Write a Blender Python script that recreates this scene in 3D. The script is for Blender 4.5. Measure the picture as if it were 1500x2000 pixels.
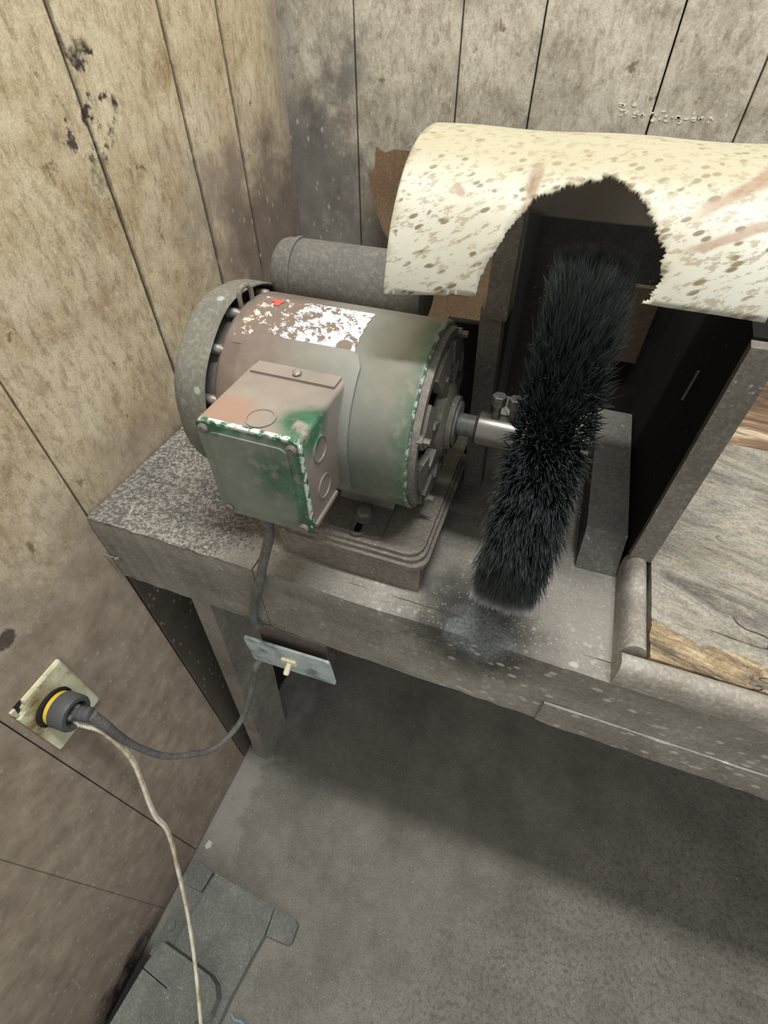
import bpy, bmesh, math, random
from mathutils import Vector, Matrix
random.seed(7)
PI = math.pi
for o in list(bpy.data.objects): bpy.data.objects.remove(o)
scn = bpy.context.scene
COL = scn.collection
# ------------------------------------------------------------------ camera
cam_d = bpy.data.cameras.new('camera'); cam = bpy.data.objects.new('camera', cam_d); COL.objects.link(cam)
RW = [[0.9393306920466769, 0.3430035441454162, -0.0025337092782903026],
      [0.24855431842818826, -0.6857305626045507, -0.6841011228599939],
      [-0.236386551583888, 0.6419674167831956, -0.7293827760623943]]
M = Matrix(((RW[0][0], -RW[1][0], -RW[2][0], .45), (RW[0][1], -RW[1][1], -RW[2][1], 0.0),
            (RW[0][2], -RW[1][2], -RW[2][2], 1.278), (0, 0, 0, 1)))
cam.matrix_world = M
cam_d.sensor_fit = 'VERTICAL'; cam_d.sensor_height = 36.0; cam_d.lens = 961.8 / 2000 * 36.0
cam_d.clip_start = .01; cam_d.clip_end = 50
scn.camera = cam
# ------------------------------------------------------------------ light
scn.view_settings.view_transform = 'Standard'; scn.view_settings.look = 'None'
scn.view_settings.gamma = 1; scn.view_settings.use_curve_mapping = False
scn.view_settings.exposure = 0.0
w = bpy.data.worlds.new('world'); scn.world = w; w.use_nodes = True
bg = w.node_tree.nodes['Background']; bg.inputs[0].default_value = (.985, 1.0, 1.0, 1); bg.inputs[1].default_value = .64
def area(name, loc, target, sx, sy, power, col):
    d = bpy.data.lights.new(name, 'AREA'); d.shape = 'RECTANGLE'; d.size = sx; d.size_y = sy; d.energy = power; d.color = col
    o = bpy.data.objects.new(name, d); COL.objects.link(o); o.location = loc
    o.rotation_euler = (Vector(target) - Vector(loc)).to_track_quat('-Z', 'Y').to_euler(); return o
tube = area('shop_light', (.50, .20, 2.45), (.50, .2001, 0), .90, .10, 25, (1, 1, .985))
# ------------------------------------------------------------------ materials
def lin(c):
    c = [x / 255. for x in c]
    return tuple((x / 12.92 if x <= .04045 else ((x + .055) / 1.055) ** 2.4) for x in c) + (1,)
class G:
    """tiny node graph helper"""
    def __init__(s, name):
        s.m = bpy.data.materials.new(name); s.m.use_nodes = True; s.t = s.m.node_tree; s.n = s.t.nodes
        s.b = s.n['Principled BSDF']; s.pos = s.n.new('ShaderNodeNewGeometry').outputs['Position']
        s.xyz = s.n.new('ShaderNodeSeparateXYZ'); s.t.links.new(s.pos, s.xyz.inputs[0])
        s.X, s.Y, s.Z = s.xyz.outputs
    def set(s, inp, v):
        if isinstance(v, bpy.types.NodeSocket): s.t.links.new(v, inp)
        else: inp.default_value = v
    def scale(s, v, rot=(0, 0, 0)):
        n = s.n.new('ShaderNodeMapping'); s.set(n.inputs[0], s.pos); n.inputs['Scale'].default_value = v
        n.inputs['Rotation'].default_value = rot; return n.outputs[0]
    def noise(s, sc, det=4, ro=.6, vec=None, dist=0):
        n = s.n.new('ShaderNodeTexNoise'); s.set(n.inputs['Vector'], vec or s.pos); n.inputs['Scale'].default_value = sc
        n.inputs['Detail'].default_value = det; n.inputs['Roughness'].default_value = ro; n.inputs['Distortion'].default_value = dist
        return n.outputs['Fac']
    def vor(s, sc, vec=None, rnd=1):
        n = s.n.new('ShaderNodeTexVoronoi'); s.set(n.inputs['Vector'], vec or s.pos); n.inputs['Scale'].default_value = sc
        n.inputs['Randomness'].default_value = rnd; return n.outputs['Distance']
    def aniso(s, v, rot):       # turn first, then stretch
        a = s.n.new('ShaderNodeMapping'); s.set(a.inputs[0], s.pos); a.inputs['Rotation'].default_value = rot
        b = s.n.new('ShaderNodeMapping'); s.set(b.inputs[0], a.outputs[0]); b.inputs['Scale'].default_value = v
        return b.outputs[0]
    def ramp(s, f, st):
        n = s.n.new('ShaderNodeValToRGB'); s.set(n.inputs[0], f); e = n.color_ramp.elements
        e[0].position, e[0].color = st[0][0], st[0][1]; e[1].position, e[1].color = st[-1][0], st[-1][1]
        for p, c in st[1:-1]: k = e.new(p); k.color = c
        return n.outputs[0]
    def step(s, v, a, b):      # smooth 0..1 from a to b (a may exceed b)
        n = s.n.new('ShaderNodeMapRange'); n.interpolation_type = 'SMOOTHSTEP'; s.set(n.inputs[0], v)
        if a < b: vals = (a, b, 0, 1)
        else: vals = (b, a, 1, 0)
        for i, x in enumerate(vals): n.inputs[i + 1].default_value = x
        return n.outputs[0]
    def math(s, op, a, b=0.0, c=None):
        n = s.n.new('ShaderNodeMath'); n.operation = op; s.set(n.inputs[0], a); s.set(n.inputs[1], b)
        if c is not None: s.set(n.inputs[2], c)
        return n.outputs[0]
    def mul(s, a, b): return s.math('MULTIPLY', a, b)
    def add(s, a, b): return s.math('ADD', a, b)
    def mx(s, a, b): return s.math('MAXIMUM', a, b)
    def mix(s, f, a, b, mode='MIX'):
        n = s.n.new('ShaderNodeMix'); n.data_type = 'RGBA'; n.blend_type = mode
        s.set(n.inputs[0], f); s.set(n.inputs[6], a); s.set(n.inputs[7], b); return n.outputs[2]
    def dist(s, c):            # distance to a point
        n = s.n.new('ShaderNodeVectorMath'); n.operation = 'DISTANCE'; s.set(n.inputs[0], s.pos); n.inputs[1].default_value = c
        return n.outputs['Value']
    def out(s, col, rough=.85, metal=0., spec=.3, bump=None, bs=.3, bd=.002):
        s.set(s.b.inputs['Base Color'], col); s.set(s.b.inputs['Roughness'], rough); s.set(s.b.inputs['Metallic'], metal)
        s.set(s.b.inputs['Specular IOR Level'], spec)
        if bump is not None:
            n = s.n.new('ShaderNodeBump'); n.inputs['Strength'].default_value = bs; n.inputs['Distance'].default_value = bd
            s.set(n.inputs['Height'], bump); s.set(s.b.inputs['Normal'], n.outputs[0])
        return s.m
def dusty(name, a, b, c=None, speck=(190, 190, 182), dens=.12, sc=9, ssc=170, rough=.9, spec=.25, metal=0, bs=.35):
    g = G(name); c = c or a
    col = g.ramp(g.noise(sc, 6, .65), [(.3, lin(a)), (.5, lin(c)), (.7, lin(b))])
    f = g.noise(260, 3, .7)
    col = g.mix(.45, col, g.ramp(f, [(.3, (.35, .35, .35, 1)), (.7, (1, 1, 1, 1))]), 'MULTIPLY')
    col = g.mix(.25, col, g.ramp(f, [(.5, (.3, .3, .3, 1)), (.75, (.8, .8, .8, 1))]), 'OVERLAY')
    if dens > 0:
        v = g.mul(g.step(g.vor(ssc), .26, .12), g.step(g.noise(30, 2), .62 - dens, .7 - dens * .5))
        col = g.mix(g.mul(v, .75), col, lin(speck))
    return g.out(col, rough, metal, spec, g.add(f, g.mul(g.noise(60, 3), .7)), bs, .001)
def plain(name, c, rough=.6, metal=0., spec=.4): return G(name).out(lin(c), rough, metal, spec)

def wall_mat(name, side):
    g = G(name)
    if side == 'left':
        A, B, Cc, D = (240, 227, 194), (208, 190, 154), (226, 211, 178), (180, 154, 118)
    else:
        A, B, Cc, D = (222, 216, 200), (180, 172, 156), (206, 199, 183), (160, 146, 130)
    rot = (.6, .3, .5)
    st = g.scale((1, 1, .45) if side == 'left' else (1.0, 1, .5), rot)
    lo = g.noise(11, 6, .65, dist=.6)
    col = g.ramp(lo, [(.28, lin(D)), (.4, lin(B)), (.52, lin(Cc)), (.66, lin(A))])
    mid = g.noise(120, 5, .75, st, .3)
    col = g.mix(.62, col, g.ramp(mid, [(.36, (.42, .37, .31, 1)), (.47, (.80, .77, .72, 1)), (.56, (1, 1, 1, 1))]), 'MULTIPLY')
    fl = g.noise(150, 4, .7, g.scale((1, 1, .7), (.2, .8, .1)))
    col = g.mix(g.mul(g.step(fl, .55, .68), .45), col, lin((238, 232, 214)))
    hi = g.noise(420, 3, .7)
    col = g.mix(.35, col, g.ramp(hi, [(.35, (.45, .42, .4, 1)), (.6, (1, 1, 1, 1))]), 'MULTIPLY')
    # scratches, chips
    sc = g.math('ABSOLUTE', g.math('SUBTRACT', g.noise(24, 4, .6, g.scale((1, 1, .6), (1.1, .4, 0)), 1.2), .5))
    col = g.mix(g.mul(g.mul(g.step(sc, .007, .002), g.step(g.noise(6, 2), .6, .68)), .6), col, lin((70, 56, 46)))
    bl = g.mul(g.step(g.noise(38, 4, .62), .64, .72), .8)
    col = g.mix(bl, col, lin((112, 90, 68)))
    # sooty grinding dust on the boards, with shade low down painted in
    n1 = g.mul(g.math('SUBTRACT', g.noise(14, 5, .65), .5), .34)
    if side == 'left':
        zz = g.add(g.Z, n1)
        m1 = g.step(zz, 1.0, .78)
        m2 = g.mul(g.step(g.add(g.Y, n1), .49, .60), g.step(zz, 1.20, 1.08))
        m3 = g.step(g.Y, .765, .815)  # darker band towards the inner corner
        m = g.mx(g.mx(m1, m2), g.mul(m3, .8))
        soot_shade = g.ramp(g.noise(26, 5, .65), [(.3, lin((136, 121, 108))), (.55, lin((166, 151, 136))), (.75, lin((190, 176, 158)))])
        tar = g.mul(g.step(g.add(g.math('ABSOLUTE', g.math('SUBTRACT', g.Y, .443)), n1), .035, .005), g.mul(g.step(g.Z, 1.08, 1.2), g.step(g.noise(34, 4), .5, .56)))
        col = g.mix(tar, col, lin((70, 62, 60)))
        col = g.mix(g.mul(m, .9), col, soot_shade)
        low = g.step(g.add(g.Z, g.mul(g.Y, .3)), .42, .0)  # dirt and weaker light towards the floor, both in the colour
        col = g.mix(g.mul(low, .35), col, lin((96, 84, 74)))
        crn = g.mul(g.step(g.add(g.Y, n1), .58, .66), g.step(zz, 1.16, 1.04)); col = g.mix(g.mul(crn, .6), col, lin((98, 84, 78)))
        bench_shade = g.mul(g.step(g.Y, .2425, .2432), g.step(g.Z, .85, .82)); col = g.mix(g.mul(bench_shade, .85), col, lin((84, 80, 72)))  # shade below the bench painted onto the wall
        bench_shade_deep = g.mul(g.step(g.add(g.Y, n1), .30, .40), g.step(g.Z, .85, .80)); col = g.mix(g.mul(bench_shade_deep, .9), col, lin((24, 22, 20)))  # deeper bench shade painted in behind the leg
        foot_shade = g.mul(g.step(g.add(g.Z, n1), .09, .02), g.step(g.Y, -.04, -.16)); col = g.mix(g.mul(foot_shade, .9), col, lin((26, 24, 22)))  # shadow at the foot of the wall painted black
        chip = g.step(g.add(g.dist((0, .103, .821)), g.mul(g.noise(90, 3), .02)), .022, .017); col = g.mix(g.mul(chip, .85), col, lin((66, 60, 56)))
        for (yy, z0, z1) in ((.58, .97, 1.3), (.682, 1.0, 1.3), (.441, .86, 1.3)):
            gr = g.mul(g.step(g.add(g.math('ABSOLUTE', g.math('SUBTRACT', g.Y, yy)), g.mul(g.math('SUBTRACT', g.noise(60, 4), .5), .006)), .0045, .001), g.step(g.Z, z0 - .05, z0))
            col = g.mix(g.mul(gr, .75), col, lin((86, 72, 60)))
    else:
        zz = g.add(g.Z, n1); xx = g.add(g.X, n1)
        m1 = g.mul(g.step(zz, 1.33, 1.16), g.step(xx, .17, .05))
        m2 = g.step(zz, 1.16, .95)
        m3 = g.mul(g.step(zz, 1.25, 1.1), .35)
        m4 = g.mul(g.step(g.X, .05, .0), .6)  # darker band beside the corner
        m = g.mx(g.mx(m1, m4), g.mx(m2, m3))
        soot_shade = g.ramp(g.noise(18, 5, .6), [(.3, lin((92, 88, 84))), (.6, lin((120, 117, 110))), (.8, lin((146, 140, 128)))])
        col = g.mix(g.mul(m, .92), col, soot_shade)
    dots = g.mul(g.step(g.vor(85, g.scale((1, 1, .6))), .24, .10), g.step(g.noise(14, 2), .40, .50))
    col = g.mix(g.mul(g.mul(dots, m), .75), col, lin((182, 178, 170)))
    bump = g.add(g.mul(mid, 1.2), g.mul(hi, .5))
    return g.out(col, .8, 0, .25, bump, .35, .0015)

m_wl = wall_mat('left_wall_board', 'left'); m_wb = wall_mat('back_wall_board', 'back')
m_dark = plain('dark_gap', (26, 23, 21), .95, 0, .05)
def floor_mat():
    g = G('concrete_floor')
    col = g.ramp(g.noise(7, 6, .6), [(.3, lin((128, 124, 115))), (.5, lin((146, 142, 132))), (.7, lin((160, 155, 144)))])
    f = g.noise(300, 3, .7); mo = g.noise(110, 5, .7)
    col = g.mix(.5, col, g.ramp(f, [(.36, (.42, .42, .42, 1)), (.56, (1, 1, 1, 1))]), 'MULTIPLY')
    col = g.mix(.5, col, g.ramp(g.noise(45, 5, .7), [(.35, (.7, .7, .7, 1)), (.6, (1, 1, 1, 1))]), 'MULTIPLY')
    # pitted rougher concrete towards the open floor
    pit = g.mul(g.step(mo, .52, .40), g.step(g.add(g.math('SUBTRACT', g.X, g.mul(g.Y, 1.0)), g.mul(g.noise(5), .3)), .42, .75))
    col = g.mix(g.mul(pit, .4), col, lin((72, 70, 66)))
    lt = g.mul(g.step(g.add(g.X, g.mul(g.math('SUBTRACT', g.noise(18, 5), .5), .3)), .09, .03), g.step(g.Y, .0, .12))
    col = g.mix(g.mul(lt, .45), col, lin((176, 172, 164)))
    grime_shade = g.mul(g.step(g.add(g.X, g.mul(g.math('SUBTRACT', g.noise(30, 4), .5), .03)), .045, .025), g.step(g.Y, -.10, -.14)); col = g.mix(g.mul(grime_shade, .9), col, lin((28, 27, 25)))  # grime and shadow of the gap by the casting, painted on the floor
    sp = g.mul(g.step(g.vor(120), .14, .07), g.step(g.noise(16, 2), .52, .62))
    col = g.mix(g.mul(sp, .8), col, lin((205, 203, 196)))
    return g.out(col, .88, 0, .3, g.add(f, g.mul(mo, 1.5)), .35, .0015)
m_floor = floor_mat()
def bench_mat():
    g = G('dusty_bench_board')
    col = g.ramp(g.noise(10, 6, .65), [(.3, lin((138, 133, 124))), (.5, lin((162, 157, 147))), (.7, lin((182, 177, 166)))])
    gr = g.noise(40, 4, .6, g.scale((.12, 1, 1)))
    col = g.mix(.35, col, g.ramp(gr, [(.35, (.5, .5, .5, 1)), (.6, (1, 1, 1, 1))]), 'MULTIPLY')
    f = g.noise(280, 3, .7)
    col = g.mix(.5, col, g.ramp(f, [(.3, (.4, .4, .4, 1)), (.65, (1, 1, 1, 1))]), 'MULTIPLY')
    top = g.step(g.Z, .862, .867)
    # gritty dark grindings on the left of the top
    gr2 = g.mul(top, g.step(g.add(g.X, g.mul(g.noise(15), .1)), .28, .2))
    col = g.mix(g.mul(gr2, g.mul(g.step(g.noise(260, 3, .7), .58, .44), .7)), col, lin((58, 56, 55)))
    # pale powder around the wheel
    pw = g.step(g.add(g.dist((.53, .29, .867)), g.mul(g.noise(24, 4), .08)), .13, .05)
    col = g.mix(g.mul(pw, .55), col, lin((168, 160, 150)))
    bl = g.step(g.add(g.dist((.452, .240, .867)), g.mul(g.noise(60, 4), .03)), .056, .036)
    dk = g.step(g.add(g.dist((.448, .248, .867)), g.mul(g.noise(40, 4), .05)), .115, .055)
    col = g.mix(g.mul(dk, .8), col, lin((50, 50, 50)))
    col = g.mix(g.mul(bl, .75), col, g.ramp(f, [(.35, lin((104, 110, 112))), (.65, lin((150, 157, 158)))]))
    fs = g.mul(g.mul(g.step(g.vor(80, g.scale((.7, 1, 1))), .30, .14), g.step(g.noise(30, 2), .40, .48)), g.mul(g.step(g.X, .36, .46), g.step(g.Y, .262, .24)))
    col = g.mix(g.mul(fs, .8), col, lin((206, 204, 196)))
    v = g.mul(g.step(g.vor(95), .3, .12), g.step(g.noise(20, 2), .50, .62))
    v2 = g.mul(g.step(g.vor(200), .22, .1), g.step(g.noise(9, 2), .42, .5))
    col = g.mix(g.mul(g.mx(v, v2), .62), col, lin((188, 187, 180)))
    return g.out(col, .88, 0, .3, g.add(f, g.mul(g.noise(70, 4), 1.0)), .4, .0015)
m_bench = bench_mat()
def weathered():
    g = G('weathered_plywood')
    ln = g.noise(17, 8, .75, g.aniso((.38, 1.6, 1), (0, 0, .30)), .9)
    col = g.ramp(ln, [(.36, lin((124, 120, 113))), (.46, lin((168, 163, 151))), (.55, lin((196, 190, 175))), (.64, lin((150, 144, 134)))])
    fine = g.noise(130, 5, .75, g.aniso((.4, 1.4, 1), (0, 0, .2)))
    fy = g.mul(g.step(g.noise(90, 4, .7, g.aniso((.35, 1.5, 1), (0, 0, .3))), .56, .66), .5); col = g.mix(fy, col, lin((214, 194, 156)))
    col = g.mix(.5, col, g.ramp(fine, [(.35, (.5, .48, .45, 1)), (.6, (1, 1, 1, 1))]), 'MULTIPLY')
    # layers worn through to raw yellow wood near the front edge
    d = g.add(g.add(g.Y, g.mul(g.math('SUBTRACT', g.X, .6), .22)), g.mul(g.math('SUBTRACT', g.noise(26, 4), .5), .03))
    raw = g.step(g.add(d, g.mul(g.math('SUBTRACT', g.noise(70, 3), .5), .012)), .298, .294)
    col = g.mix(g.mul(raw, .85), col, g.ramp(g.noise(60, 6, .75, g.aniso((.22, 1.6, 1), (0, 0, .25))), [(.38, lin((84, 68, 52))), (.47, lin((158, 136, 104))), (.56, lin((192, 170, 132))), (.66, lin((216, 200, 164)))]))
    hf = g.noise(330, 3, .75); col = g.mix(.7, col, g.ramp(hf, [(.34, (.5, .49, .47, 1)), (.55, (1, 1, 1, 1))]), 'MULTIPLY')
    cr = g.math('ABSOLUTE', g.math('SUBTRACT', g.noise(7, 3, .5, g.scale((.7, 2, 1), (0, 0, .25)), .8), .5))
    crk = g.mul(g.step(cr, .004, .001), g.step(g.noise(5, 2), .52, .6))
    col = g.mix(g.mul(crk, .85), col, lin((44, 38, 34)))
    h = g.math('SUBTRACT', g.add(g.mul(ln, 2.5), fine), g.mul(crk, 1.0))
    return g.out(col, .85, 0, .3, h, .7, .003)
m_weath = weathered()
def brown_board():
    g = G('splintered_brown_board')
    ln = g.noise(14, 6, .7, g.scale((.35, 1.5, 1.5), (0, 0, .1)), .8)
    col = g.ramp(ln, [(.38, lin((82, 66, 54))), (.48, lin((124, 100, 80))), (.56, lin((150, 124, 98))), (.62, lin((226, 212, 184)))])
    return g.out(col, .85, 0, .3, ln, .8, .005)
m_brown = brown_board()
m_base = dusty('dusty_base_wood', (128, 121, 112), (168, 161, 150), (148, 141, 131), dens=.1)
m_wooddark = dusty('dark_hood_wood', (26, 24, 22), (46, 42, 38), (34, 31, 28), dens=.02, speck=(120, 118, 110))  # soot plus the hood's inner shade, put into the wood colour
m_post = dusty('grey_hood_wood', (128, 124, 114), (166, 160, 149), (146, 141, 131), dens=.08)
m_patch = dusty('brown_patch_wood', (58, 48, 38), (78, 66, 52), (68, 57, 45), dens=0)
m_block = dusty('runner_wood', (104, 103, 97), (136, 136, 128), (120, 119, 112), dens=.1)
m_mold = dusty('rounded_moulding_wood', (128, 118, 108), (196, 192, 180), (162, 154, 142), dens=.08, speck=(210, 196, 170), bs=.2)
m_cast = dusty('dusty_cast_iron', (118, 121, 114), (150, 152, 144), (133, 136, 128), dens=.08, sc=14)
m_steel = dusty('dusty_steel', (112, 107, 100), (146, 140, 131), (128, 123, 115), dens=.03, rough=.6, spec=.5, bs=.15)
m_bell = dusty('dusty_end_bell', (112, 107, 99), (168, 160, 148), (138, 132, 122), dens=.03, rough=.7, spec=.4, bs=.15)
m_cap = dusty('dusty_black_capacitor', (108, 106, 100), (124, 121, 114), (116, 113, 107), dens=0, bs=.06, sc=6)
m_fan = dusty('dusty_fan_cover', (114, 113, 103), (142, 140, 128), (128, 126, 116), dens=.2, speck=(176, 186, 176), ssc=60, bs=.2)
m_bolt = dusty('bolt_metal', (120, 112, 104), (170, 164, 156), (146, 140, 132), dens=0, rough=.45, spec=.6, metal=.3, bs=.1)
def green_mat(name, worn, lo=(116, 116, 107), cmask=None):
    """green machine paint under a coat of grey brown grinding dust"""
    g = G(name)
    dust = g.ramp(g.noise(14, 5, .6), [(.3, lin(lo)), (.7, lin(tuple(x + 30 for x in lo)))])
    grn = g.ramp(g.noise(50, 4, .6), [(.3, lin((44, 78, 58))), (.6, lin((62, 112, 82))), (.8, lin((110, 160, 130)))])
    n = g.mul(g.math('SUBTRACT', g.noise(22, 5, .65), .5), .9)
    if worn == 'body':
        k = g.mx(g.mul(g.step(g.add(g.X, g.mul(n, .04)), .345, .372), .8), g.mul(g.mul(g.step(g.X, .28, .35), g.step(g.Z, 1.06, 1.0)), .35))
    elif worn == 'cover':
        k = g.mx(g.step(g.add(g.Z, g.mul(n, .03)), 1.062, 1.076), g.mx(g.step(g.add(g.X, g.mul(n, .02)), .300, .309), .24))
        k = g.mx(k, g.mul(g.step(g.add(g.dist((.292, .214, 1.04)), g.mul(n, .03)), .04, .01), .8))
    elif worn == 'box':
        k = g.step(g.add(g.dist((.311, .240, 1.0745)), g.mul(n, .02)), .030, .014)
    else: k = .3
    k = g.math('MULTIPLY', k, g.step(g.noise(90, 4), .30, .5))
    if worn == 'body':
        dust = g.mix(g.mul(g.step(g.add(g.X, g.mul(n, .04)), .30, .23), .9), dust, g.ramp(g.noise(40, 4), [(.3, lin((106, 92, 84))), (.7, lin((136, 120, 110)))]))
    col = g.mix(k, dust, grn)
    edge = None
    if worn == 'cover':
        e = g.mul(g.mx(g.step(g.Z, 1.0745, 1.0765), g.step(g.X, .3105, .312)), g.step(g.noise(160, 4), .46, .54))
        col = g.mix(e, col, lin((214, 226, 214)))  # glitter along the cover edges painted as pale flecks
    if worn == 'body':
        e = g.mul(g.step(g.X, .3655, .3672), g.step(g.noise(190, 3), .5, .56))
        col = g.mix(g.mul(e, .8), col, lin((200, 212, 200)))
    if worn == 'box':
        rust = g.mul(g.step(g.add(g.dist((.245, .232, 1.076)), g.mul(n, .03)), .030, .01), .35)
        col = g.mix(rust, col, lin((176, 112, 74)))
    f = g.noise(300, 2)
    rgh = g.add(.36, g.mul(f, .2))
    return g.out(col, rgh, 0, .5, f, .12, .0008)
m_body = green_mat('motor_body_paint', 'body'); m_cover = green_mat('cover_paint', 'cover', (118, 122, 112)); m_box = green_mat('box_paint', 'box', (128, 118, 108))
def label_mat():
    g = G('flaked_white_label')
    st = g.scale((1, 1, 1), (.9, .5, .7))
    n = g.noise(95, 5, .75, g.aniso((.6, 1.3, 1.3), (.0, .9, .5)), .2)
    th = g.add(n, g.mul(g.step(g.X,   .30, .215), -.13))
    k = g.step(th, .435, .47)
    spot = g.step(g.dist((.300, .318, 1.092)), .0085, .0065)
    k = g.mul(k, g.math('SUBTRACT', 1.0, spot))
    col = g.mix(k, lin((120, 106, 96)), g.mix(g.step(g.X, .26, .2), lin((236, 238, 238)), lin((226, 200, 180))))
    return g.out(col, .5, 0, .4, k, .3, .0005)
m_label = label_mat()
m_red = plain('red_sticker', (214, 92, 78), .5)
def hood_mat():
    g = G('speckled_beige_plastic')
    col = g.ramp(g.noise(7, 4, .5), [(.3, lin((184, 180, 158))), (.55, lin((200, 199, 186))), (.75, lin((206, 209, 201)))])
    sm = g.aniso((.42, .8, 1.15), (0.0, .45, 0.0))
    v = g.mul(g.step(g.vor(190, sm), .34, .20), g.step(g.noise(60, 2), .44, .54)); v0 = g.mul(g.step(g.vor(105, sm), .25, .14), g.step(g.noise(40, 2), .48, .56))
    col = g.mix(g.mul(g.mx(v, v0), .9), col, lin((104, 92, 66)))
    v2 = g.mul(g.step(g.noise(240, 4, .7, sm), .53, .60), .6)
    col = g.mix(v2, col, lin((142, 124, 92)))
    big = g.mul(g.step(g.noise(34, 3), .66, .74), .6)
    col = g.mix(big, col, lin((132, 106, 74)))
    top = g.mul(g.step(g.add(g.Z, g.mul(g.noise(20), .02)), 1.203, 1.222), .6)
    col = g.mix(top, col, lin((166, 156, 124)))
    # two long brown rub marks on the right
    for (x0, z0, x1, z1, wd) in ((.503, 1.192, .552, 1.215, .0022), (.504, 1.178, .552, 1.196, .0016)):
        a = (z1 - z0) / (x1 - x0); L = math.hypot(1, a)
        d = g.math('ABSOLUTE', g.mul(g.math('SUBTRACT', g.math('SUBTRACT', g.Z, z0), g.mul(g.math('SUBTRACT', g.X, x0), a)), 1 / L))
        d = g.add(d, g.mul(g.math('SUBTRACT', g.noise(40, 3), .5), .006))
        col = g.mix(g.mul(g.mul(g.step(d, wd * 1.8, wd * .5), g.step(g.X, x0 - .005, x0 + .01)), .75), col, lin((150, 122, 98)))
    inner = g.step(g.math('SUBTRACT', .0848, g.math('SQRT', g.add(g.math('POWER', g.math('SUBTRACT', g.Y, .398), 2.), g.math('POWER', g.math('SUBTRACT', g.Z, 1.129), 2.)))), .0002, .0008)
    col = g.mix(g.mul(inner, .95), col, lin((150, 140, 128)))
    cz_ = g.mul(g.step(g.add(g.math('ABSOLUTE', g.math('SUBTRACT', g.X, .4165)), g.mul(g.math('SUBTRACT', g.noise(50), .5), .004)), .0048, .0015), g.mul(g.step(g.Z, 1.180, 1.188), g.step(g.Z, 1.210, 1.203)))
    col = g.mix(g.mul(cz_, .7), col, lin((146, 122, 100)))
    return g.out(col, .45, 0, .4, g.noise(60, 3), .2, .001)
m_hood = hood_mat()
def bristle_mat():
    g = G('black_bristles')
    a = g.n.new('ShaderNodeAttribute'); a.attribute_name = 'tip'; t = a.outputs['Fac']
    low = g.mx(g.mul(g.step(g.Z, .98, .90), g.step(g.Y, .33, .25)), .09)
    col = g.mix(g.mul(g.step(t, .35, .95), low), lin((36, 45, 48)), lin((216, 220, 220)))
    return g.out(col, .5, 0, .45)
m_bris = bristle_mat()
m_core = plain('black_wheel_core', (16, 17, 18), .9)
def chrome():
    g = G('worn_bright_steel')
    return g.out(lin((150, 146, 140)), g.add(.22, g.mul(g.noise(120, 3), .25)), .75, .5, g.noise(300, 2), .1, .0005)
m_chrome = chrome()
m_arb = dusty('grey_arbor_steel', (120, 124, 120), (152, 152, 146), (134, 136, 130), dens=0, rough=.45, metal=.35, spec=.5, bs=.1)
m_cord = dusty('grey_rubber_cord', (104, 102, 99), (146, 144, 139), (124, 122, 118), dens=.05, rough=.7, bs=.1, sc=30)
m_plug = plain('grey_plug_rubber', (88, 90, 90), .5); m_yel = plain('yellow_plug_ring', (232, 196, 74), .5)
m_blk = plain('black_plastic', (34, 33, 33), .6)
def ivory():
    g = G('dirty_ivory_plate')
    col = g.ramp(g.noise(24, 5, .65), [(.36, lin((138, 120, 78))), (.48, lin((212, 208, 172))), (.62, lin((232, 232, 204)))])
    r = g.step(g.add(g.dist((.004, .082, .722)), g.mul(g.noise(50, 4), .02)), .034, .018)
    col = g.mix(g.mul(r, .65), col, lin((132, 110, 72)))
    s = g.mul(g.step(g.vor(260), .25, .1), g.step(g.noise(60), .5, .6))
    col = g.mix(g.mul(s, .7), col, lin((110, 94, 62)))
    return g.out(col, .5, 0, .4)
m_ivory = ivory()

def white_cord():
    g = G('dirty_white_cord'); return g.out(g.ramp(g.noise(40, 4), [(.35, lin((176, 156, 124))), (.5, lin((222, 212, 186))), (.65, lin((240, 236, 216)))]), .6)
m_white = white_cord()
def galv():
    g = G('galvanised_plate')
    col = g.ramp(g.noise(46, 5, .65), [(.34, lin((136, 150, 150))), (.48, lin((186, 204, 202))), (.62, lin((210, 224, 222)))])
    for c in ((.205, .226, .712), (.274, .226, .703)):
        r = g.step(g.add(g.dist(c), g.mul(g.noise(120, 3), .008)), .013, .006)
        col = g.mix(g.mul(r, .7), col, lin((92, 94, 90)))
    return g.out(col, .5, .1, .5)
m_galv = galv()
m_swb = dusty('switch_box_steel', (98, 90, 86), (128, 118, 110), (112, 104, 98), dens=.03, rough=.6)
m_tog = plain('cream_toggle', (236, 226, 196), .4)
m_card = dusty('brown_hardboard', (124, 102, 80), (152, 128, 102), (138, 115, 91), dens=.0, bs=.1)
m_flake = plain('pale_flake', (206, 204, 196), .7); m_blue = plain('pale_blue_scrap', (138, 160, 162), .6)
m_grit = dusty('grit', (70, 68, 66), (170, 168, 160), (110, 108, 104), sc=120)
m_paint = plain('white_paint_drip', (226, 218, 200), .6)
m_rust = plain('rusty_steel', (96, 58, 44), .8)
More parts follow.
